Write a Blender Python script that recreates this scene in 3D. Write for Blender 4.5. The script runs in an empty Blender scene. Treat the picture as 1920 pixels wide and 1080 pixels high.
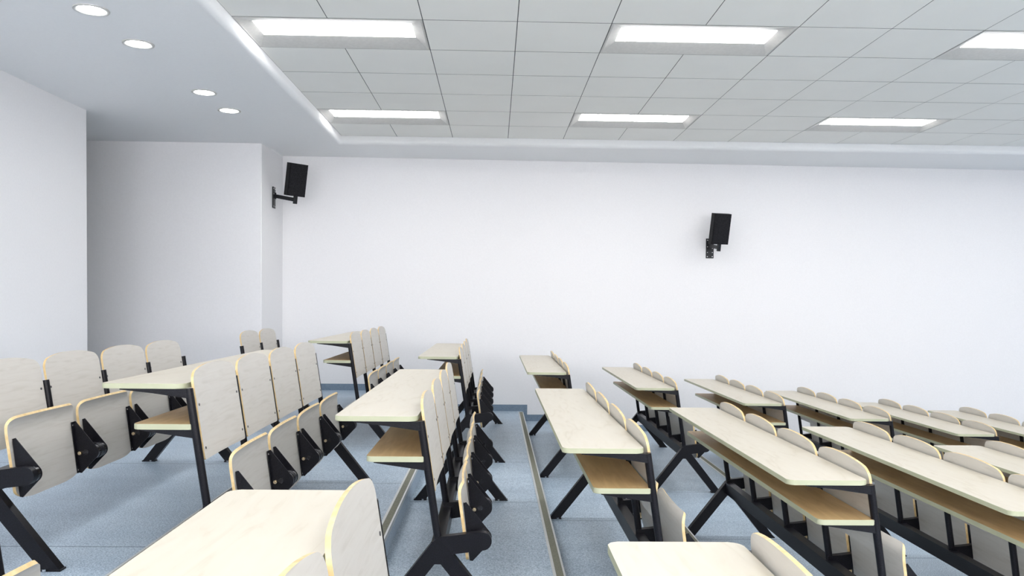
import bpy, bmesh, math, random
from mathutils import Vector, Matrix

random.seed(7)
scene = bpy.context.scene
COL = scene.collection

# ------------------------------------------------------------------ camera, world, exposure
# world: X = down the hall (towards the front), Y = towards the far side wall, Z up, origin at the lens
FPX = 1494.185
CY = 610.686
YAW, PIT, ROL = -0.022031, -0.029367, 0.011008
cam_data = bpy.data.cameras.new('camera')
cam_data.sensor_fit = 'HORIZONTAL'
cam_data.sensor_width = 36.0
cam_data.lens = FPX / 1920 * 36.0
cam_data.shift_y = (CY - 540.0) / 1920.0
cam_data.clip_start = 0.05
cam_data.clip_end = 100
cam = bpy.data.objects.new('camera', cam_data)
COL.objects.link(cam)
cam.matrix_world = (Matrix.Rotation(YAW, 4, 'Z') @ Matrix.Rotation(math.pi / 2 + PIT, 4, 'X')
                    @ Matrix.Rotation(ROL, 4, 'Z'))
scene.camera = cam

world = bpy.data.worlds.new('world')
scene.world = world
world.use_nodes = True
world.node_tree.nodes['Background'].inputs[0].default_value = (1.0, 0.97, 0.99, 1)
world.node_tree.nodes['Background'].inputs[1].default_value = 8.2

scene.view_settings.view_transform = 'Standard'
scene.view_settings.look = 'None'
scene.view_settings.gamma = 1.0
scene.view_settings.use_curve_mapping = False
scene.view_settings.exposure = 0.24
TROFFER = 16.8          # radiance of the ceiling light diffusers
DOWNLIGHT = 24.0

# ------------------------------------------------------------------ materials
def new_mat(name):
    m = bpy.data.materials.new(name)
    m.use_nodes = True
    nt = m.node_tree
    return m, nt, nt.nodes['Principled BSDF']

def nd(nt, typ, **kw):
    n = nt.nodes.new(typ)
    for k, v in kw.items():
        setattr(n, k, v)
    return n

def ramp(nt, fac, stops):
    r = nd(nt, 'ShaderNodeValToRGB')
    els = r.color_ramp.elements
    while len(els) < len(stops):
        els.new(0.5)
    for e, (p, c) in zip(els, stops):
        e.position = p
        e.color = (*c, 1)
    nt.links.new(fac, r.inputs[0])
    return r.outputs[0]

def noise_mat(name, stops, scale=(1, 1, 1), nscale=5, detail=4, rough=0.5, bump=0.0, spec=0.5, distortion=0.0, bdist=0.002):
    m, nt, b = new_mat(name)
    tc = nd(nt, 'ShaderNodeTexCoord')
    mp = nd(nt, 'ShaderNodeMapping')
    mp.inputs['Scale'].default_value = scale
    nz = nd(nt, 'ShaderNodeTexNoise')
    nz.inputs['Scale'].default_value = nscale
    nz.inputs['Detail'].default_value = detail
    nz.inputs['Distortion'].default_value = distortion
    nt.links.new(tc.outputs['Object'], mp.inputs[0])
    nt.links.new(mp.outputs[0], nz.inputs['Vector'])
    nt.links.new(ramp(nt, nz.outputs[0], stops), b.inputs['Base Color'])
    b.inputs['Roughness'].default_value = rough
    b.inputs['Specular IOR Level'].default_value = spec
    if bump:
        bp = nd(nt, 'ShaderNodeBump')
        bp.inputs['Strength'].default_value = bump
        bp.inputs['Distance'].default_value = bdist
        nt.links.new(nz.outputs[0], bp.inputs['Height'])
        nt.links.new(bp.outputs[0], b.inputs['Normal'])
    return m

M = {}
M['wall'] = noise_mat('wall_paint', [(0.35, (0.85, 0.85, 0.86)), (0.65, (0.87, 0.87, 0.88))], nscale=60, detail=6, rough=0.75, bump=0.12, spec=0.25)
M['soffit'] = noise_mat('soffit_paint', [(0.35, (0.895, 0.905, 0.91)), (0.65, (0.91, 0.92, 0.925))], nscale=60, detail=6, rough=0.8, bump=0.1, spec=0.2)
# birch laminate: faint cloudy grain stretched along the board
M['ply'] = noise_mat('birch_ply_face', [(0.30, (0.55, 0.525, 0.475)), (0.5, (0.60, 0.575, 0.53)), (0.72, (0.62, 0.60, 0.555))],
                     scale=(2.0, 0.8, 9), nscale=5, detail=8, rough=0.42, distortion=1.4)
M['plyedge'] = noise_mat('birch_ply_edge', [(0.35, (0.62, 0.44, 0.20)), (0.65, (0.78, 0.60, 0.33))], scale=(1, 1, 1), nscale=30, rough=0.55)
M['top'] = noise_mat('birch_desk_top', [(0.28, (0.52, 0.47, 0.37)), (0.45, (0.585, 0.54, 0.445)), (0.75, (0.605, 0.565, 0.475))],
                     scale=(5, 0.9, 1), nscale=3.2, detail=7, rough=0.38, distortion=1.8)
M['band'] = noise_mat('desk_edge_band', [(0.3, (0.415, 0.43, 0.29)), (0.7, (0.46, 0.475, 0.33))], nscale=8, rough=0.45)
M['shelf'] = noise_mat('shelf_board', [(0.3, (0.52, 0.34, 0.15)), (0.6, (0.62, 0.425, 0.20)), (0.8, (0.66, 0.465, 0.23))],
                       scale=(7, 0.8, 1), nscale=5, detail=7, rough=0.45, distortion=0.8)
M['black'] = noise_mat('black_powder_coat', [(0.45, (0.005, 0.005, 0.007)), (0.62, (0.010, 0.010, 0.014))], nscale=260, detail=2, rough=0.34, bump=0.15, spec=0.22, bdist=0.001)
M['blackgloss'] = noise_mat('black_gloss_cap', [(0.4, (0.010, 0.010, 0.012)), (0.6, (0.02, 0.02, 0.024))], nscale=120, rough=0.16)
M['speaker'] = noise_mat('speaker_black', [(0.4, (0.006, 0.006, 0.007)), (0.6, (0.010, 0.010, 0.012))], nscale=80, rough=0.55, spec=0.2)
M['grille'] = noise_mat('speaker_grille', [(0.46, (0.003, 0.003, 0.004)), (0.56, (0.022, 0.022, 0.026))], nscale=220, detail=1, rough=0.6, bump=0.5, spec=0.15)
M['plate'] = noise_mat('bracket_black', [(0.4, (0.01, 0.011, 0.013)), (0.6, (0.016, 0.017, 0.02))], nscale=90, rough=0.4, spec=0.3)

def plain(name, col, rough=0.4, metal=0.0):
    return_noise = noise_mat(name, [(0.4, tuple(c * 0.94 for c in col)), (0.6, col)], nscale=40, rough=rough)
    return_noise.node_tree.nodes['Principled BSDF'].inputs['Metallic'].default_value = metal
    return return_noise
M['steel'] = plain('screw_steel', (0.55, 0.56, 0.58), 0.25, 1.0)
M['screwdark'] = plain('screw_dark', (0.10, 0.10, 0.11), 0.35, 0.6)
M['brass'] = plain('bolt_brass', (0.62, 0.52, 0.36), 0.28, 1.0)
M['alu'] = plain('nosing_aluminium', (0.66, 0.68, 0.68), 0.35, 0.35)
M['grit'] = noise_mat('nosing_grit', [(0.35, (0.16, 0.165, 0.125)), (0.65, (0.24, 0.24, 0.19))], nscale=180, rough=0.8, bump=0.3)
M['fixture'] = plain('light_frame_white', (0.60, 0.595, 0.57), 0.5)
M['hole'] = plain('plate_hole', (0.8, 0.8, 0.82), 0.5)
M['base'] = noise_mat('skirting_vinyl', [(0.3, (0.15, 0.215, 0.29)), (0.7, (0.21, 0.285, 0.37))], nscale=70, rough=0.5)

def emit(name, col, s):
    m, nt, b = new_mat(name)
    b.inputs['Base Color'].default_value = (0.8, 0.8, 0.8, 1)
    b.inputs['Emission Color'].default_value = (*col, 1)
    b.inputs['Emission Strength'].default_value = s
    return m
M['troffer'] = emit('diffuser_glow', (1.0, 0.985, 0.985), TROFFER)
M['down'] = emit('downlight_glow', (0.96, 0.98, 1.0), DOWNLIGHT)

def floor_mat():
    m, nt, b = new_mat('blue_vinyl_floor')
    tc = nd(nt, 'ShaderNodeTexCoord')
    a = nd(nt, 'ShaderNodeTexNoise'); a.inputs['Scale'].default_value = 150; a.inputs['Detail'].default_value = 3
    c = nd(nt, 'ShaderNodeTexNoise'); c.inputs['Scale'].default_value = 1.6; c.inputs['Detail'].default_value = 5
    nt.links.new(tc.outputs['Object'], a.inputs['Vector'])
    mp = nd(nt, 'ShaderNodeMapping'); mp.inputs['Scale'].default_value = (0.7, 2.2, 1)
    nt.links.new(tc.outputs['Object'], mp.inputs[0])
    nt.links.new(mp.outputs[0], c.inputs['Vector'])
    c1 = ramp(nt, a.outputs[0], [(0.36, (0.24, 0.33, 0.43)), (0.5, (0.41, 0.51, 0.61)), (0.64, (0.58, 0.685, 0.78))])
    c2 = ramp(nt, c.outputs[0], [(0.3, (0.86, 0.87, 0.89)), (0.7, (1.06, 1.05, 1.04))])
    mx = nd(nt, 'ShaderNodeMixRGB', blend_type='MULTIPLY'); mx.inputs[0].default_value = 1
    nt.links.new(c1, mx.inputs[1]); nt.links.new(c2, mx.inputs[2])
    # welded sheet seams across the treads
    sx = nd(nt, 'ShaderNodeSeparateXYZ'); nt.links.new(tc.outputs['Object'], sx.inputs[0])
    last = mx.outputs[0]
    for y in (3.47, 5.24, 6.56):
        s = nd(nt, 'ShaderNodeMath', operation='SUBTRACT'); s.inputs[1].default_value = y
        nt.links.new(sx.outputs[1], s.inputs[0])
        ab = nd(nt, 'ShaderNodeMath', operation='ABSOLUTE'); nt.links.new(s.outputs[0], ab.inputs[0])
        lt = nd(nt, 'ShaderNodeMath', operation='LESS_THAN'); lt.inputs[1].default_value = 0.004
        nt.links.new(ab.outputs[0], lt.inputs[0])
        mm = nd(nt, 'ShaderNodeMixRGB'); nt.links.new(lt.outputs[0], mm.inputs[0])
        nt.links.new(last, mm.inputs[1]); mm.inputs[2].default_value = (0.10, 0.15, 0.22, 1)
        last = mm.outputs[0]
    nt.links.new(last, b.inputs['Base Color'])
    b.inputs['Roughness'].default_value = 0.42
    b.inputs['Specular IOR Level'].default_value = 0.45
    bp = nd(nt, 'ShaderNodeBump'); bp.inputs['Strength'].default_value = 0.12; bp.inputs['Distance'].default_value = 0.001
    nt.links.new(a.outputs[0], bp.inputs['Height']); nt.links.new(bp.outputs[0], b.inputs['Normal'])
    return m
M['floor'] = floor_mat()

M['tile'] = noise_mat('ceiling_tile', [(0.3, (0.885, 0.885, 0.85)), (0.7, (0.91, 0.91, 0.875))], scale=(1, 1, 1), nscale=2.2, detail=8, rough=0.8, bump=0.05, spec=0.2)
M['gap'] = plain('ceiling_tile_gap', (0.10, 0.11, 0.11), 0.8)

# ------------------------------------------------------------------ helpers
def tag(o, label=None, cat=None, group=None, kind=None):
    if label: o['label'] = label
    if cat: o['category'] = cat
    if group: o['group'] = group
    if kind: o['kind'] = kind
    return o

def empty(name, loc, label, cat, group=None):
    o = bpy.data.objects.new(name, None)
    o.empty_display_size = 0.1
    COL.objects.link(o)
    o.location = loc
    return tag(o, label, cat, group)

def finish(name, bm, mats, parent=None, smooth=None, kind=None):
    if isinstance(mats, str): mats = [mats]
    bmesh.ops.recalc_face_normals(bm, faces=bm.faces)
    me = bpy.data.meshes.new(name)
    bm.to_mesh(me); bm.free()
    for k in mats: me.materials.append(M[k])
    if smooth is not None:
        me.shade_smooth()
        me.set_sharp_from_angle(angle=smooth)
    o = bpy.data.objects.new(name, me)
    COL.objects.link(o)
    if parent: o.parent = parent
    if kind: o['kind'] = kind
    return o

def box(bm, x0, x1, y0, y1, z0, z1, mi=0):
    v = [bm.verts.new(p) for p in ((x0, y0, z0), (x1, y0, z0), (x1, y1, z0), (x0, y1, z0),
                                   (x0, y0, z1), (x1, y0, z1), (x1, y1, z1), (x0, y1, z1))]
    fs = []
    for q in ((0, 3, 2, 1), (4, 5, 6, 7), (0, 1, 5, 4), (1, 2, 6, 5), (2, 3, 7, 6), (3, 0, 4, 7)):
        f = bm.faces.new([v[i] for i in q]); f.material_index = mi; fs.append(f)
    return v, fs

def bevel(bm, w, seg=2, angle=0.5):
    es = [e for e in bm.edges if len(e.link_faces) == 2 and e.calc_face_angle(0) > angle]
    bmesh.ops.bevel(bm, geom=es, offset=w, segments=seg, affect='EDGES', profile=0.5)

def prism(bm, pts, axis, a, b, mi=0, mi_side=None):
    """extrude a 2D outline. axis 'y': pts are (x, z); axis 'z': pts are (x, y); axis 'x': pts are (y, z)"""
    def P(p, t):
        return (p[0], t, p[1]) if axis == 'y' else ((p[0], p[1], t) if axis == 'z' else (t, p[0], p[1]))
    v0 = [bm.verts.new(P(p, a)) for p in pts]
    v1 = [bm.verts.new(P(p, b)) for p in pts]
    f0 = bm.faces.new(v0); f1 = bm.faces.new(v1[::-1])
    f0.material_index = f1.material_index = mi
    n = len(pts)
    for i in range(n):
        f = bm.faces.new([v0[i], v0[(i + 1) % n], v1[(i + 1) % n], v1[i]])
        f.material_index = mi if mi_side is None else mi_side
    return v0, v1

def tube(bm, p0, p1, r, seg=16, cap=True):
    p0, p1 = Vector(p0), Vector(p1)
    d = (p1 - p0).normalized()
    up = Vector((0, 1, 0)) if abs(d.y) < 0.9 else Vector((1, 0, 0))
    a = d.cross(up).normalized(); b = d.cross(a)
    rings = []
    for p in (p0, p1):
        rings.append([bm.verts.new(p + r * (math.cos(t) * a + math.sin(t) * b))
                      for t in [2 * math.pi * i / seg for i in range(seg)]])
    for i in range(seg):
        bm.faces.new([rings[0][i], rings[0][(i + 1) % seg], rings[1][(i + 1) % seg], rings[1][i]])
    if cap:
        bm.faces.new(rings[0][::-1]); bm.faces.new(rings[1])

def arc(cx, cy, r, a0, a1, n):
    return [(cx + r * math.cos(math.radians(a0 + (a1 - a0) * i / n)), cy + r * math.sin(math.radians(a0 + (a1 - a0) * i / n))) for i in range(n + 1)]

# ------------------------------------------------------------------ hall dimensions
def F(k): return -1.202 - 0.121 * min(k, 8) + (0.04 if k >= 7 else 0)       # tread height of row k
def NOS(k): return 0.354 + 0.9 * (k - 1)          # riser below tread k
X0 = -1.525                                        # left edge of the desk of row 0
ZC = 1.778                                         # tile ceiling
ZS = 1.69                                          # soffit underside
XT, YT = -1.674, 8.704                             # corner of the tile field
XR = 13.0; YN = -2.80; XL = -7.0
def YW(x): return 9.60 + 0.025 * (x + 2.54)        # far side wall face

# floor: treads and risers in one stepped mesh
bm = bmesh.new()
prof = [(XL, F(-1))]
for k in range(-1, 8):
    prof += [(NOS(k), F(k)), (NOS(k), F(k + 1))]
prof += [(XR, F(8))]
prof_b = prof + [(XR, F(8) - 0.4), (XL, F(8) - 0.4)]
prism(bm, prof_b, 'y', YN, 10.3)
finish('floor', bm, 'floor', kind='structure')
# metal stair nosings
for k in range(-1, 8):
    bm = bmesh.new()
    n, z = NOS(k), F(k)
    box(bm, n - 0.056, n - 0.042, YN, 9.56, z, z + 0.004, 0)
    box(bm, n - 0.042, n - 0.006, YN, 9.56, z, z + 0.005, 1)
    box(bm, n - 0.006, n + 0.004, YN, 9.56, z - 0.022, z + 0.004, 0)
    finish('trim_%d' % (k + 3), bm, ['alu', 'grit'], kind='structure')

# tile ceiling with real panels and a dark gap above, holes where the lights sit
holes = set()
fix = []
for cx in (-2, 2, 6, 10, 14):
    for ry in (1, 5, 9, 13, 17):
        fix.append((cx, ry))
        holes |= {(cx, ry), (cx + 1, ry)}
bm = bmesh.new()
G = 0.0030
T = 0.6
c0 = XT + 2 * T
for c in range(-2, 23):
    for r in range(0, 23):
        if (c, r) in holes: continue
        x0, x1 = c0 + c * T, c0 + (c + 1) * T
        y1, y0 = YT - r * T, YT - (r + 1) * T
        if x0 >= XR or y1 <= YN: continue
        x1 = min(x1, XR); y0 = max(y0, YN)
        box(bm, x0 + G, x1 - G, y0 + .0055, y1 - .0055, ZC, ZC + 0.015, 0)
box(bm, XT - .1, XR, YN, YT + .1, ZC + 0.13, ZC + 0.15, 1)
# gap liner strips above the joints (dark)
for c in range(-2, 24):
    x = c0 + c * T
    if x > XR: continue
    for r in range(0, 23):
        y1, y0 = YT - r * T, max(YT - (r + 1) * T, YN)
        if y1 <= YN: continue
        if (c, r) in holes and (c - 1, r) in holes: continue
        box(bm, x - G, x + G, y0, y1, ZC + 0.0015, ZC + 0.012, 1)
for r in range(0, 24):
    y = YT - r * T
    if y < YN: continue
    for c in range(-2, 23):
        x = c0 + c * T
        if x < XR: box(bm, x, min(x + T, XR), y - 0.0055, y + 0.0055, ZC + 0.001, ZC + 0.011, 1)
finish('ceiling', bm, ['tile', 'gap'], kind='structure')

# plaster soffit around the tile field: rounded drop, flat underside, shallow channel along the wall
bm = bmesh.new()
pr = [(0.0, ZC + 0.10), (0.0, ZS + 0.045)] + [(0.045 - 0.045 * math.cos(t), ZS + 0.045 - 0.045 * math.sin(t)) for t in [math.radians(a) for a in (15, 30, 45, 60, 75, 90)]]
rows = [[], [], []]
for o, z in pr:
    rows[0].append(bm.verts.new((XT - o, YN, z)))
    rows[1].append(bm.verts.new((XT - o, YT + o, z)))
    rows[2].append(bm.verts.new((XR, YT + o, z)))
for a, b in ((0, 1), (1, 2)):
    for i in range(len(pr) - 1):
        f = bm.faces.new([rows[a][i], rows[b][i], rows[b][i + 1], rows[a][i + 1]]); f.smooth = True
def chan(x): return 9.06 + 0.04 * (x + 2.54)
oe = 0.045
vL = [bm.verts.new((XL, YN, ZS)), bm.verts.new((XL, 10.4, ZS)), bm.verts.new((-2.54, 10.4, ZS)), bm.verts.new((-2.54, chan(-2.54), ZS))]
vR = bm.verts.new((XR, chan(XR), ZS))
bm.faces.new([vL[0], rows[0][-1], rows[1][-1], vL[3], vL[2], vL[1]])
bm.faces.new([rows[1][-1], rows[2][-1], vR, vL[3]])
u = [bm.verts.new((-2.54, chan(-2.54), ZS + .022)), bm.verts.new((XR, chan(XR), ZS + .022)), bm.verts.new((XR, 10.4, ZS + .022)), bm.verts.new((-2.54, 10.4, ZS + .022))]
bm.faces.new([vL[3], vR, u[1], u[0]])
bm.faces.new(u)
bm.faces.new([vL[3], u[0], u[3], vL[2]])
o = finish('ceiling', bm, 'soffit', kind='structure')

# walls
bm = bmesh.new()
prism(bm, [(-2.6, YW(-2.6)), (XR, YW(XR)), (XR, YW(XR) + .3), (-2.6, YW(-2.6) + .3)], 'z', -2.6, ZS + 0.03)
finish('wall_far', bm, 'wall', kind='structure')
bm = bmesh.new()                                    # wall of the recess with the pier side
box(bm, XL, -2.54, 8.74, 10.1, -1.4, ZS)
bmesh.ops.bevel(bm, geom=[e for e in bm.edges if all(abs(v.co.x + 2.54) < 1e-4 and abs(v.co.y - 8.74) < 1e-4 for v in e.verts)], offset=0.006, segments=3, affect='EDGES')
finish('wall_back', bm, 'wall', kind='structure')
bm = bmesh.new()
box(bm, -4.0, -3.70, YN, 7.33, -1.4, ZS)
bmesh.ops.bevel(bm, geom=[e for e in bm.edges if all(abs(v.co.x + 3.70) < 1e-4 and abs(v.co.y - 7.33) < 1e-4 for v in e.verts)], offset=0.008, segments=3, affect='EDGES')
finish('wall_left', bm, 'wall', kind='structure')
bm = bmesh.new(); box(bm, XL - .2, XL, YN, 10.3, -1.4, ZS); finish('wall_passage', bm, 'wall', kind='structure')
bm = bmesh.new(); box(bm, XR, XR + .2, YN, 10.3, -2.6, 1.95); finish('wall_right', bm, 'wall', kind='structure')
# near side wall behind the camera; unseen openings added to let fill light in
WZ0, WZ1 = -0.35, 1.62
fill_wins = [(-3.4 + 2.7 * i, -3.4 + 2.7 * i + 2.35) for i in range(4)]
bm = bmesh.new()
box(bm, XL, XR, YN - .25, YN, -2.6, WZ0); box(bm, XL, XR, YN - .25, YN, WZ1, 1.95)
xs = [XL] + [v for w in fill_wins for v in w] + [XR]
for a, b in zip(xs[::2], xs[1::2]):
    box(bm, a, b, YN - .25, YN, WZ0, WZ1)
finish('wall_near', bm, 'wall', kind='structure')
for i, (a, b) in enumerate(fill_wins):
    bm = bmesh.new()
    for x0, x1, z0, z1 in ((a, b, WZ0, WZ0 + .05), (a, b, WZ1 - .05, WZ1), (a, a + .05, WZ0, WZ1), (b - .05, b, WZ0, WZ1), ((a + b) / 2 - .025, (a + b) / 2 + .025, WZ0, WZ1)):
        box(bm, x0, x1, YN - .2, YN - .14, z0, z1)
    finish('fill_window_%d' % (i + 1), bm, 'fixture', kind='structure')

# skirting, stepped with the treads
bm = bmesh.new()
pts_top = [(-2.54, F(-1) + .078)]
for k in range(-1, 8):
    pts_top += [(NOS(k) + 0.055, F(k) + .078), (NOS(k) + 0.055, F(k + 1) + .078)]
pts_top += [(XR, F(8) + .078)]
for i in range(len(pts_top) - 1):
    (xa, za), (xb, zb) = pts_top[i], pts_top[i + 1]
    if xb - xa < 1e-6: continue
    zlow = min(za, zb) - 0.25
    prism(bm, [(xa, YW(xa) - .007), (xb, YW(xb) - .007), (xb, YW(xb) + .01), (xa, YW(xa) + .01)], 'z', zlow, za)
finish('baseboard_far', bm, 'base', kind='structure')
bm = bmesh.new()
box(bm, XL, -2.533, 8.733, 8.75, F(-1) - .02, F(-1) + .078)
box(bm, -2.55, -2.533, 8.733, 9.60, F(-1) - .02, F(-1) + .078)
finish('baseboard_back', bm, 'base', kind='structure')
bm = bmesh.new()
box(bm, -3.71, -3.693, YN, 7.337, F(-1) - .02, F(-1) + .078)
finish('baseboard_left', bm, 'base', kind='structure')

# ------------------------------------------------------------------ ceiling lights
def troffer_meshes():
    """local: x 0..1.2, y 0..0.6, z 0 = ceiling face"""
    fr = bmesh.new()
    g = 0.004
    def ring(x0, x1, y0, y1, z, r=0, n=5):
        if r == 0:
            return [(x0, y0, z), (x1, y0, z), (x1, y1, z), (x0, y1, z)]
        return None
    def quadring(a, b):
        va = [fr.verts.new(p) for p in a]; vb = [fr.verts.new(p) for p in b]
        for i in range(4):
            fr.faces.new([va[i], va[(i + 1) % 4], vb[(i + 1) % 4], vb[i]])
    R0 = ring(g, 1.2 - g, g, .6 - g, -0.001)
    R1 = ring(.016, 1.184, .016, .584, -0.001)
    R2 = ring(.085, 1.115, .150, .415, 0.026)
    Rt = ring(g, 1.2 - g, g, .6 - g, 0.07)
    quadring(R0, R1); quadring(R1, R2); quadring(Rt, R0)
    vt = [fr.verts.new(p) for p in Rt]; fr.faces.new(vt)
    # diffuser: gently domed lens with rounded ends
    df = bmesh.new()
    nx, ny = 20, 8
    x0, x1, y0, y1 = .085, 1.115, .150, .415
    grid = []
    for i in range(nx + 1):
        row = []
        for j in range(ny + 1):
            u = i / nx; v = j / ny
            x = x0 + (x1 - x0) * u; y = y0 + (y1 - y0) * v
            ex = min(x - x0, x1 - x) / 0.07; ex = min(1, ex)
            ey = math.sin(math.pi * v)
            z = 0.026 - 0.010 * ey ** 0.6 * (1 - (1 - ex) ** 2) ** .5
            row.append(df.verts.new((x, y, z)))
        grid.append(row)
    for i in range(nx):
        for j in range(ny):
            f = df.faces.new([grid[i][j], grid[i][j + 1], grid[i + 1][j + 1], grid[i + 1][j]]); f.smooth = True
    return fr, df
frb, dfb = troffer_meshes()
proto_f = finish('frame', frb, 'fixture')
proto_d = finish('diffuser', dfb, 'troffer')
for f in proto_d.data.polygons: f.use_smooth = True
LAB = {(-2, 5): 'large rectangular ceiling light with glowing diffuser beside the left soffit, nearer one',
       (2, 5): 'rectangular ceiling light with glowing diffuser at the top, middle of the nearer three',
       (6, 5): 'rectangular ceiling light cut by the right edge of the photo, nearer row',
       (-2, 1): 'smaller looking ceiling light beside the left soffit, close to the far wall',
       (2, 1): 'ceiling light close to the far wall, middle of the three in the farther row',
       (6, 1): 'ceiling light close to the far wall, rightmost of the farther row'}
for i, (c, r) in enumerate(fix):
    x = c0 + c * T; y = YT - (r + 1) * T
    lab = LAB.get((c, r), 'recessed rectangular ceiling light of the same row pattern, outside the photographed view')
    e = empty('ceiling_light', (x, y, ZC), lab, 'ceiling light', 'recessed ceiling lights in the tile ceiling')
    if i == 0:
        proto_f.parent = e; proto_d.parent = e
    else:
        for p in (proto_f, proto_d):
            q = p.copy(); COL.objects.link(q); q.parent = e

# downlights in the left soffit
dl_names = ['round downlight in the left soffit, nearest and largest of four', 'round downlight in the left soffit, second nearest of four',
            'round downlight in the left soffit, third nearest of four', 'round downlight in the left soffit, farthest and smallest of four']
for (x, y), lab in zip(((-2.385, 4.783), (-2.385, 5.401), (-2.395, 6.628), (-2.395, 7.245)), dl_names):
    e = empty('downlight', (x, y, ZS), lab, 'downlight', 'round downlights in the left soffit')
    bm = bmesh.new()
    prf = [(0.100, 0.0), (0.099, -0.006), (0.092, -0.008), (0.080, -0.006), (0.074, 0.004), (0.074, 0.012)]
    n = 40; rr = []
    for rad, z in prf:
        rr.append([bm.verts.new((rad * math.cos(2 * math.pi * i / n), rad * math.sin(2 * math.pi * i / n), z)) for i in range(n)])
    for a in range(len(rr) - 1):
        for i in range(n):
            bm.faces.new([rr[a][i], rr[a][(i + 1) % n], rr[a + 1][(i + 1) % n], rr[a + 1][i]])
    # two small spring clips
    ring = finish('trim_ring', bm, 'fixture', e, smooth=0.9)
    bm = bmesh.new()
    vs = [bm.verts.new((0.0755 * math.cos(2 * math.pi * i / n), 0.0755 * math.sin(2 * math.pi * i / n), -0.004)) for i in range(n)]
    c = bm.verts.new((0, 0, -0.009))
    for i in range(n):
        bm.faces.new([vs[i], vs[(i + 1) % n], c])
    finish('lens', bm, 'down', e, smooth=1.0)

# ------------------------------------------------------------------ loudspeakers
def speaker(name, centre, psi, theta, plate_at, plate_dir, label):
    """psi: yaw of the face from -Y towards +X, theta: tilt downwards; plate_dir 'y' (on far wall) or 'x' (on pier side)"""
    e = empty(name, plate_at, label, 'loudspeaker', 'loudspeakers on wall brackets')
    C = Vector(centre) - Vector(plate_at)
    n = Vector((math.sin(psi), -math.cos(psi), 0))
    r = Vector((math.cos(psi), math.sin(psi), 0))
    u = Vector((0, 0, 1)) * math.cos(theta) + n * math.sin(theta)
    nn = n * math.cos(theta) - Vector((0, 0, 1)) * math.sin(theta)
    mat = Matrix((( r.x, nn.x, u.x, C.x), (r.y, nn.y, u.y, C.y), (r.z, nn.z, u.z, C.z), (0, 0, 0, 1)))
    W, H, D = 0.225, 0.36, 0.075
    bm = bmesh.new(); box(bm, -W / 2, W / 2, -D / 2, D / 2 - .004, -H / 2, H / 2); bevel(bm, 0.004)
    bm.transform(mat); finish('cabinet', bm, 'speaker', e, smooth=.6)
    bm = bmesh.new(); box(bm, -W / 2 + .006, W / 2 - .006, D / 2 - .0035, D / 2 + .004, -H / 2 + .006, H / 2 - .006); bevel(bm, 0.002)
    bm.transform(mat); finish('grille', bm, 'grille', e, smooth=.6)
    # wall plate
    bm = bmesh.new()
    if plate_dir == 'y':
        box(bm, -.047, .047, -.012, .0, -.12, .12); bevel(bm, .003)
        finish('wall_plate', bm, 'plate', e)
        for px, pz in ((-.03, .10), (.03, .10), (-.03, .02), (.03, 0.0), (-.03, -.05), (.03, -.05), (-.03, -.10), (.03, -.10)):
            bm = bmesh.new(); tube(bm, (px, -.010, pz), (px, -.016, pz), .0065 if abs(pz) > .06 else .005, 10)
            finish('screw', bm, 'hole', e)
        base = Vector((0, -.012, .03))
    else:
        box(bm, .0, .012, -.047, .047, -.12, .12); bevel(bm, .003)
        finish('wall_plate', bm, 'plate', e)
        for py, pz in ((-.03, .10), (.03, .10), (-.03, .04), (-.03, -.10), (.03, -.10)):
            bm = bmesh.new(); tube(bm, (.010, py, pz), (.016, py, pz), .006, 10)
            finish('screw', bm, 'hole', e)
        base = Vector((.012, 0, .02))
    # post below the cabinet, arm between
    foot = mat @ Vector((0.02, -.01, -H / 2))
    low = foot - Vector((0, 0, .075)) - n * .01
    bm = bmesh.new()
    d = (foot + u * .06 - low)
    m2 = Matrix.Translation(low) @ d.to_track_quat('Z', 'Y').to_matrix().to_4x4()
    box(bm, -.017, .017, -.017, .017, -.01, d.length); bm.transform(m2); bevel(bm, .003)
    finish('post', bm, 'plate', e)
    bm = bmesh.new()
    tgt = low + Vector((0, 0, .035))
    d = tgt - base
    m2 = Matrix.Translation(base) @ d.to_track_quat('Y', 'Z').to_matrix().to_4x4()
    box(bm, -.018, .018, 0, d.length, -.021, .021); bm.transform(m2); bevel(bm, .003)
    finish('arm', bm, 'plate', e)
    bm = bmesh.new(); tube(bm, base + Vector((0, 0, -.035)), base + Vector((0, 0, .035)), .022, 14)
    finish('hinge', bm, 'plate', e, smooth=.8)
    return e
speaker('wall_speaker', (-2.232, 9.00, 1.340), math.radians(46), math.radians(11), (-2.54, 9.20, 1.165), 'x',
        'black loudspeaker on an arm bracket from the white pier, upper left corner of hall')
yw = YW(2.64)
speaker('wall_speaker', (2.655, 9.40, .895), math.radians(16), math.radians(11), (2.625, yw, .685), 'y',
        'black loudspeaker with perforated bracket plate, alone on the wide white side wall')

# ------------------------------------------------------------------ lecture hall benches
PIV = (0.587, 0.376)
def pole_x(h): return 0.41 - 0.153 * (h - 0.381)

def mesh_of(fn, name, mats, smooth=None):
    bm = bmesh.new(); fn(bm)
    o = finish(name, bm, mats, smooth=smooth)
    me = o.data
    bpy.data.objects.remove(o)
    return me

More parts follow.
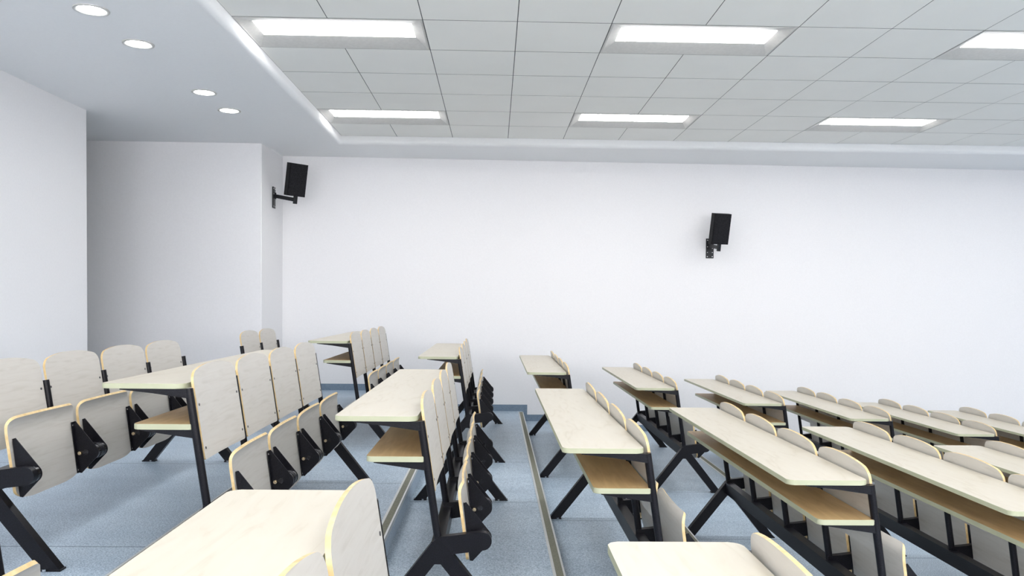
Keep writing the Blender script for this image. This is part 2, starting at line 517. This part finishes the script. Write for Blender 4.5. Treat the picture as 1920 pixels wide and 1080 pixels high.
def board(bm, L, x0, x1, z0, z1, rl, rr):
    """rectangular board with rounded corners; face = slot 0, edge = slot 1. rl: left corner radius, rr: right"""
    pts = []
    pts += arc(x0 + rl, 0 + rl, rl, 180, 270, 6) + arc(x1 - rr, rr, rr, 270, 360, 6)
    pts += arc(x1 - rr, L - rr, rr, 0, 90, 6) + arc(x0 + rl, L - rl, rl, 90, 180, 6)
    v0, v1 = prism(bm, pts, 'z', z0, z1, 0, 1)
    es = [e for e in bm.edges if abs(e.verts[0].co.z - e.verts[1].co.z) < 1e-6 and len(e.link_faces) == 2]
    r = bmesh.ops.bevel(bm, geom=es, offset=0.0022, segments=2, affect='EDGES')
    for f in r['faces']: f.material_index = 1

def shell(bm, outline_fn, surf_fn, thick, nu, nv):
    """bent plywood: outline_fn(u,v)->(s,t) board coords, surf_fn(s,t)->(pos, normal)."""
    A, B = [], []
    for i in range(nu + 1):
        ra, rb = [], []
        for j in range(nv + 1):
            s, t = outline_fn(i / nu, j / nv)
            p, n = surf_fn(s, t)
            ra.append(bm.verts.new(p + n * thick / 2)); rb.append(bm.verts.new(p - n * thick / 2))
        A.append(ra); B.append(rb)
    for i in range(nu):
        for j in range(nv):
            bm.faces.new([A[i][j], A[i + 1][j], A[i + 1][j + 1], A[i][j + 1]]).material_index = 0
            bm.faces.new([B[i][j], B[i][j + 1], B[i + 1][j + 1], B[i + 1][j]]).material_index = 0
    def rim(seq_a, seq_b):
        for k in range(len(seq_a) - 1):
            bm.faces.new([seq_a[k], seq_a[k + 1], seq_b[k + 1], seq_b[k]]).material_index = 1
    rim([A[i][0] for i in range(nu + 1)], [B[i][0] for i in range(nu + 1)])
    rim([A[i][nv] for i in range(nu + 1)], [B[i][nv] for i in range(nu + 1)])
    rim(A[0], B[0]); rim(A[nu], B[nu])

def make_back(W, dh):
    """backrest board, local y 0..W, attached on the right of the posts"""
    hb, ht = 0.565, 0.935
    H = ht - hb
    def outline(u, v):
        y = u
        # arched top: broad shoulders
        e = min(u, 1 - u) * W
        rc = 0.045
        drop = 0.030 * abs(2 * u - 1) ** 2.3 + (0 if e >= rc else rc * .8 * (1 - math.sqrt(max(0, 1 - ((rc - e) / rc) ** 2))))
        top = H - drop
        re = 0.012
        low = 0 if e >= re else re * (1 - math.sqrt(max(0, 1 - ((re - e) / re) ** 2)))
        return (u * W, low + (top - low) * v)
    def surf(s, t):
        h = hb + t
        bow = 0.013 * (math.cos((s / W - .5) * math.pi))      # shallow hollow across the width
        x = pole_x(h) + 0.0105 - bow * 0.5 + 0.02 * max(0, (t - .25)) ** 1.5 * -1
        n = Vector((1, 0, 0.153)).normalized()
        return Vector((x, s, h + dh)) + Vector((0.153 * dh, 0, 0)) * 0, n
    # non-uniform u sampling so that the shoulders are round
    us = [0, .004, .01, .02, .035, .055, .08, .11, .15, .2, .26, .33, .4, .5]
    us = us + [1 - a for a in us[-2::-1]]
    def o2(u, v):
        k = u * (len(us) - 1); i = min(int(round(k)), len(us) - 1)
        return outline(us[i], v)
    def f(bm): shell(bm, o2, surf, 0.0105, len(us) - 1, 8)
    return f

def seat_profile():
    # (x, h) folded-up seat, bottom to rounded front lip
    return [(.531, .262), (.526, .30), (.520, .35), (.513, .40), (.506, .45), (.500, .49), (.4955, .52), (.492, .550), (.493, .572), (.499, .588), (.508, .598)]

def make_seat(W):
    P = seat_profile()
    L = [0]
    for a, b in zip(P, P[1:]): L.append(L[-1] + math.dist(a, b))
    tot = L[-1]
    def at(t):
        t = max(0, min(tot, t))
        for i in range(len(L) - 1):
            if t <= L[i + 1] + 1e-9:
                f = (t - L[i]) / (L[i + 1] - L[i])
                a, b = P[i], P[i + 1]
                return (a[0] + (b[0] - a[0]) * f, a[1] + (b[1] - a[1]) * f), (b[0] - a[0], b[1] - a[1])
    def outline(u, v):
        e = min(u, 1 - u) * W
        rt = .045
        top = 0 if e >= rt else rt * (1 - math.sqrt(max(0, 1 - ((rt - e) / rt) ** 2)))
        rx, rz = .16, .050
        low = 0 if e >= rx else rz * (1 - math.sqrt(max(0, 1 - ((rx - e) / rx) ** 2)))
        return (u * W, low + (tot - top - low) * v)
    us = [0, .004, .01, .02, .035, .055, .08, .11, .15, .2, .26, .33, .4, .5]
    us = us + [1 - a for a in us[-2::-1]]
    def o2(u, v):
        i = min(int(round(u * (len(us) - 1))), len(us) - 1)
        return outline(us[i], v)
    def surf(s, t):
        (x, h), (dx, dz) = at(t)
        n = Vector((dz, 0, -dx)).normalized()
        hollow = 0.010 * math.cos((s / W - .5) * math.pi)
        return Vector((x - hollow, s, h)), n
    return lambda bm: shell(bm, o2, surf, 0.012, len(us) - 1, 14)

def bracket_plate(side):
    # folded-steel seat hinge plate, flat in the x-z plane; side +1/-1: which way its flange turns
    def f(bm):
        px, pz = PIV
        top = (px - .0805, pz + .138); bot = (px - .0520, pz - .094)
        r = .036
        pts = [top, (top[0] + .012, top[1] + .004)]
        pts += arc(px, pz, r, 42, -50, 9)
        pts += [(bot[0] + .012, bot[1] - .002), bot]
        prism(bm, pts, 'y', -.0018, .0018)
        # flange along the seat board
        w = .018 * side
        q = [(top[0] + .002, min(0, w), top[1]), (top[0] + .002, max(0, w), top[1])]
        d = Vector((bot[0] - top[0], 0, bot[1] - top[1]))
        a = Vector((top[0], 0, top[1])); nrm = Vector((d.z, 0, -d.x)).normalized() * -.0035
        y0, y1 = (0, w) if w > 0 else (w, 0)
        vs = []
        for p in (a, a + d):
            for yy in (y0, y1):
                for off in (Vector((0, 0, 0)), nrm):
                    vs.append(bm.verts.new(p + Vector((0, yy, 0)) + off))
        for q in ((0, 1, 3, 2), (4, 6, 7, 5), (0, 2, 6, 4), (1, 5, 7, 3), (0, 4, 5, 1), (2, 3, 7, 6)):
            bm.faces.new([vs[i] for i in q])
    return f

def disc(bm, c, d, r, n=12):
    tube(bm, c, Vector(c) + Vector(d), r, n)

_cache = {}
def get(key, fn, name, mats, smooth=None):
    if key not in _cache:
        _cache[key] = mesh_of(fn, name, mats, smooth)
    return _cache[key]

def add(name, me, parent, loc=(0, 0, 0)):
    o = bpy.data.objects.new(name, me)
    COL.objects.link(o); o.parent = parent; o.location = loc
    return o

def bench(row, y0, L, n, label, desk=True, detail=True, dx=0.0, dz=0.0):
    e = empty('lecture_bench', (X0 + .9 * row + dx, y0, F(row) + dz), label, 'bench', 'fixed lecture hall benches with folding seats')
    pitch = (L - .032) / n
    ys = [0.016 + pitch * i for i in range(n + 1)]
    W = pitch - .045; WB = pitch - .036
    dh = 0.0 if desk else -0.118
    ptop = 0.850 if desk else 0.700
    if desk:
        add('tabletop', get(('top', L), lambda bm: board(bm, L, 0, .325, .850, .870, .026, .030), 'tabletop', ['top', 'band'], .6), e)
        add('book_shelf', get(('shelf', L), lambda bm: board(bm, L, .125, .352, .690, .712, .022, .006), 'book_shelf', ['shelf', 'band'], .6), e)
    # posts and brackets
    def post(bm):
        tube(bm, (pole_x(.372), 0, .372), (pole_x(ptop), 0, ptop), .0155, 18)
    pm = get(('post', desk), post, 'post', ['black'], .8)
    def tb(bm):
        xr = pole_x(.84)
        prism(bm, [(.075, .849), (xr, .849), (pole_x(.812), .812), (.20, .8325), (.075, .8455)], 'y', -.014, .014)
        bevel(bm, .0015, 1)
    def sb(bm):
        prism(bm, [(.155, .689), (pole_x(.68), .689), (pole_x(.655), .655), (.22, .676), (.155, .6855)], 'y', -.012, .012)
        bevel(bm, .0015, 1)
    def arm(bm):
        px, pz = PIV
        pts = [(.398, .392), (.46, .398)] + [(px - .01, pz + .037)] + arc(px, pz, .036, 85, -85, 12) + [(.47, .325), (.425, .318), (.398, .335)]
        prism(bm, pts, 'y', -.016, .016)
        bevel(bm, .002, 1, 0.9)
    am = get('arm', arm, 'seat_arm', ['black'], .5)
    for i, y in enumerate(ys):
        add('post', pm, e, (0, y, 0))
        if desk:
            add('desk_bracket', get('tb', tb, 'desk_bracket', ['black'], .6), e, (0, y, 0))
            add('shelf_bracket', get('sb', sb, 'shelf_bracket', ['black'], .6), e, (0, y, 0))
        sa = add('seat_arm', am, e, (0, y, 0))
        d0, d1 = (-.012 if i == 0 else -.040), (.012 if i == n else .040)
        add('hinge_drum', get(('drum', d0, d1), lambda bm: tube(bm, (PIV[0], d0, PIV[1]), (PIV[0], d1, PIV[1]), .0345, 24), 'hinge_drum', ['blackgloss'], .8), sa)
    # beam
    def beam(bm):
        box(bm, .385, .435, 0.002, L - .002, .300, .374); bevel(bm, .008, 3)
    add('beam', get(('beam', L), beam, 'beam', ['black'], .6), e)
    # splayed legs, two at each end
    def leg(s):
        def f(bm):
            c = .41
            if s < 0: pts = [(c, .390), (c - .022, .372), (.105, .006), (.178, .006), (c - .012, .285), (c, .285)]
            else: pts = [(c, .390), (c + .022, .372), (.720, .006), (.647, .006), (c + .012, .285), (c, .285)]
            prism(bm, pts, 'y', -.020, .020); bevel(bm, .003, 2, .4)
            # foot plate
            if s < 0: box(bm, .100, .185, -.022, .022, 0, .007)
            else: box(bm, .640, .725, -.022, .022, 0, .007)
        return f
    def footb(s):
        def f(bm):
            x = .160 if s < 0 else .665
            tube(bm, (x, -.026, .004), (x, -.026, .012), .008, 10)
        return f
    for y in (ys[0] + .003, ys[-1] - .003):
        for s in (-1, 1):
            l = add('leg', get(('leg', s), leg(s), 'leg', ['black'], .5), e, (0, y, 0))
            if detail:
                add('floor_bolt', get(('fb', s), footb(s), 'floor_bolt', ['steel'], .8), l)
    # backrests and folding seats
    def screw_b(bm):
        disc(bm, (0, 0, 0), (.003, 0, .0005), .0052, 10)
    def bolt(bm):
        disc(bm, (0, 0, 0), (0, -.010, 0), .0085, 12); disc(bm, (0, -.010, 0), (0, -.004, 0), .0045, 8)
    def hub(bm):
        disc(bm, (0, 0, 0), (0, -.004, 0), .013, 14)
    for i in range(n):
        ya = ys[i] + .0225; yb = ys[i] + .018
        b = add('backrest', get(('back', round(WB, 4), dh), make_back(WB, dh), 'backrest', ['ply', 'plyedge'], .7), e, (0, yb, 0))
        st = add('seat', get(('seat', round(W, 4)), make_seat(W), 'seat', ['ply', 'plyedge'], .7), e, (0, ya, 0))
        for s, yy in ((1, .020), (-1, W - .020)):
            br = add('hinge_bracket', get(('br', s), bracket_plate(s), 'hinge_bracket', ['black'], .5), st, (0, yy, 0))
        if detail:
            px, pz = PIV
            for s, yy in ((1, .018), (-1, W - .022)):
                add('pivot_bolt', get('bolt', bolt, 'pivot_bolt', ['brass'], .8), st, (px - .045, yy, pz - .004))
                add('pivot_hub', get('hub', hub, 'pivot_hub', ['blackgloss'], .8), st, (px - .020, yy, pz + .001))
                for dx, dz in ((-.0745, .124), (-.0495, -.080)):
                    add('screw', get('scr', screw_b, 'screw', ['steel'], .8), st, (px + dx, yy + (.009 if s > 0 else -.009), pz + dz))
            for hh in (.610, .782):
                for yy in (.022, WB - .022):
                    bow = .013 * math.cos((yy / WB - .5) * math.pi) * .5
                    xx = pole_x(hh) + .0105 + .00525 - bow - .0006 - .02 * max(0, (hh - .815)) ** 1.5
                    add('screw', get('scrb', lambda bm: disc(bm, (0, 0, 0), (.0025, 0, .0004), .0055, 10), 'screw', ['screwdark'], .8), b, (xx, yy, hh + dh))
    return e

MY, ML = 3.125, 2.19
FY, FL = 6.535, 2.12
NYY, NL = -0.29, 2.19
# middle block
bench(-1, MY + .025, ML, 4, 'bench without a desk at the far left, grey seats folded up with black hinge plates', desk=False)
bench(0, MY, ML, 4, 'highest bench with a desk in the middle block, tall grey backrests behind its cream top', dx=-.008)
bench(1, MY, ML, 4, 'middle block bench seen end on, left of aisle floor strip, brown shelf under top')
bench(2, MY, ML, 4, 'middle block bench just right of the floor strip, broad cream top seen from above')
bench(3, MY, ML, 4, 'middle block bench with long slanting cream top and brown shelf, right of centre')
bench(4, MY, ML, 4, 'middle block bench whose top runs off the lower right edge above a long brown shelf')
bench(5, MY, ML, 4, 'middle block bench farthest right, only its far end inside the photo')
# far block
bench(-1, FY, 1.10, 2, 'two-seat bench without a desk by the white pier, only pale backrest tops showing', desk=False)
bench(0, FY, FL, 4, 'far block bench standing highest, small cream top and shelf before the blue skirting')
bench(1, FY, FL, 4, 'far block bench behind the end-on bench, seats stacked like black fins left of aisle', detail=True)
bench(2, FY, FL, 4, 'far block bench right of the aisle strip, small top directly against the white wall')
bench(3, FY, FL, 4, 'far block bench with whole splayed leg frame and seat posts visible below', detail=False)
bench(4, FY, FL, 4, 'far block bench, third desk top to the right of the aisle floor strip', detail=False)
bench(5, FY, FL, 4, 'far block bench between the ones under and right of the second loudspeaker, long thin top', detail=False)
bench(6, FY, FL, 4, 'far block bench, last but one towards the right edge, four pale rounded backs', detail=False)
bench(7, FY, FL, 4, 'far block bench touching the right edge, lowest and farthest right', detail=False)
# near block
bench(0, NYY, NL, 4, 'nearest block bench at the bottom left corner, only a seat tip and post showing', dx=-.024)
bench(1, NYY, NL, 4, 'nearest block bench with big cream desk top and large grey backrest, bottom centre left')
bench(2, NYY, NL, 4, 'nearest block bench with cream desk top cut by the bottom edge, right of centre')
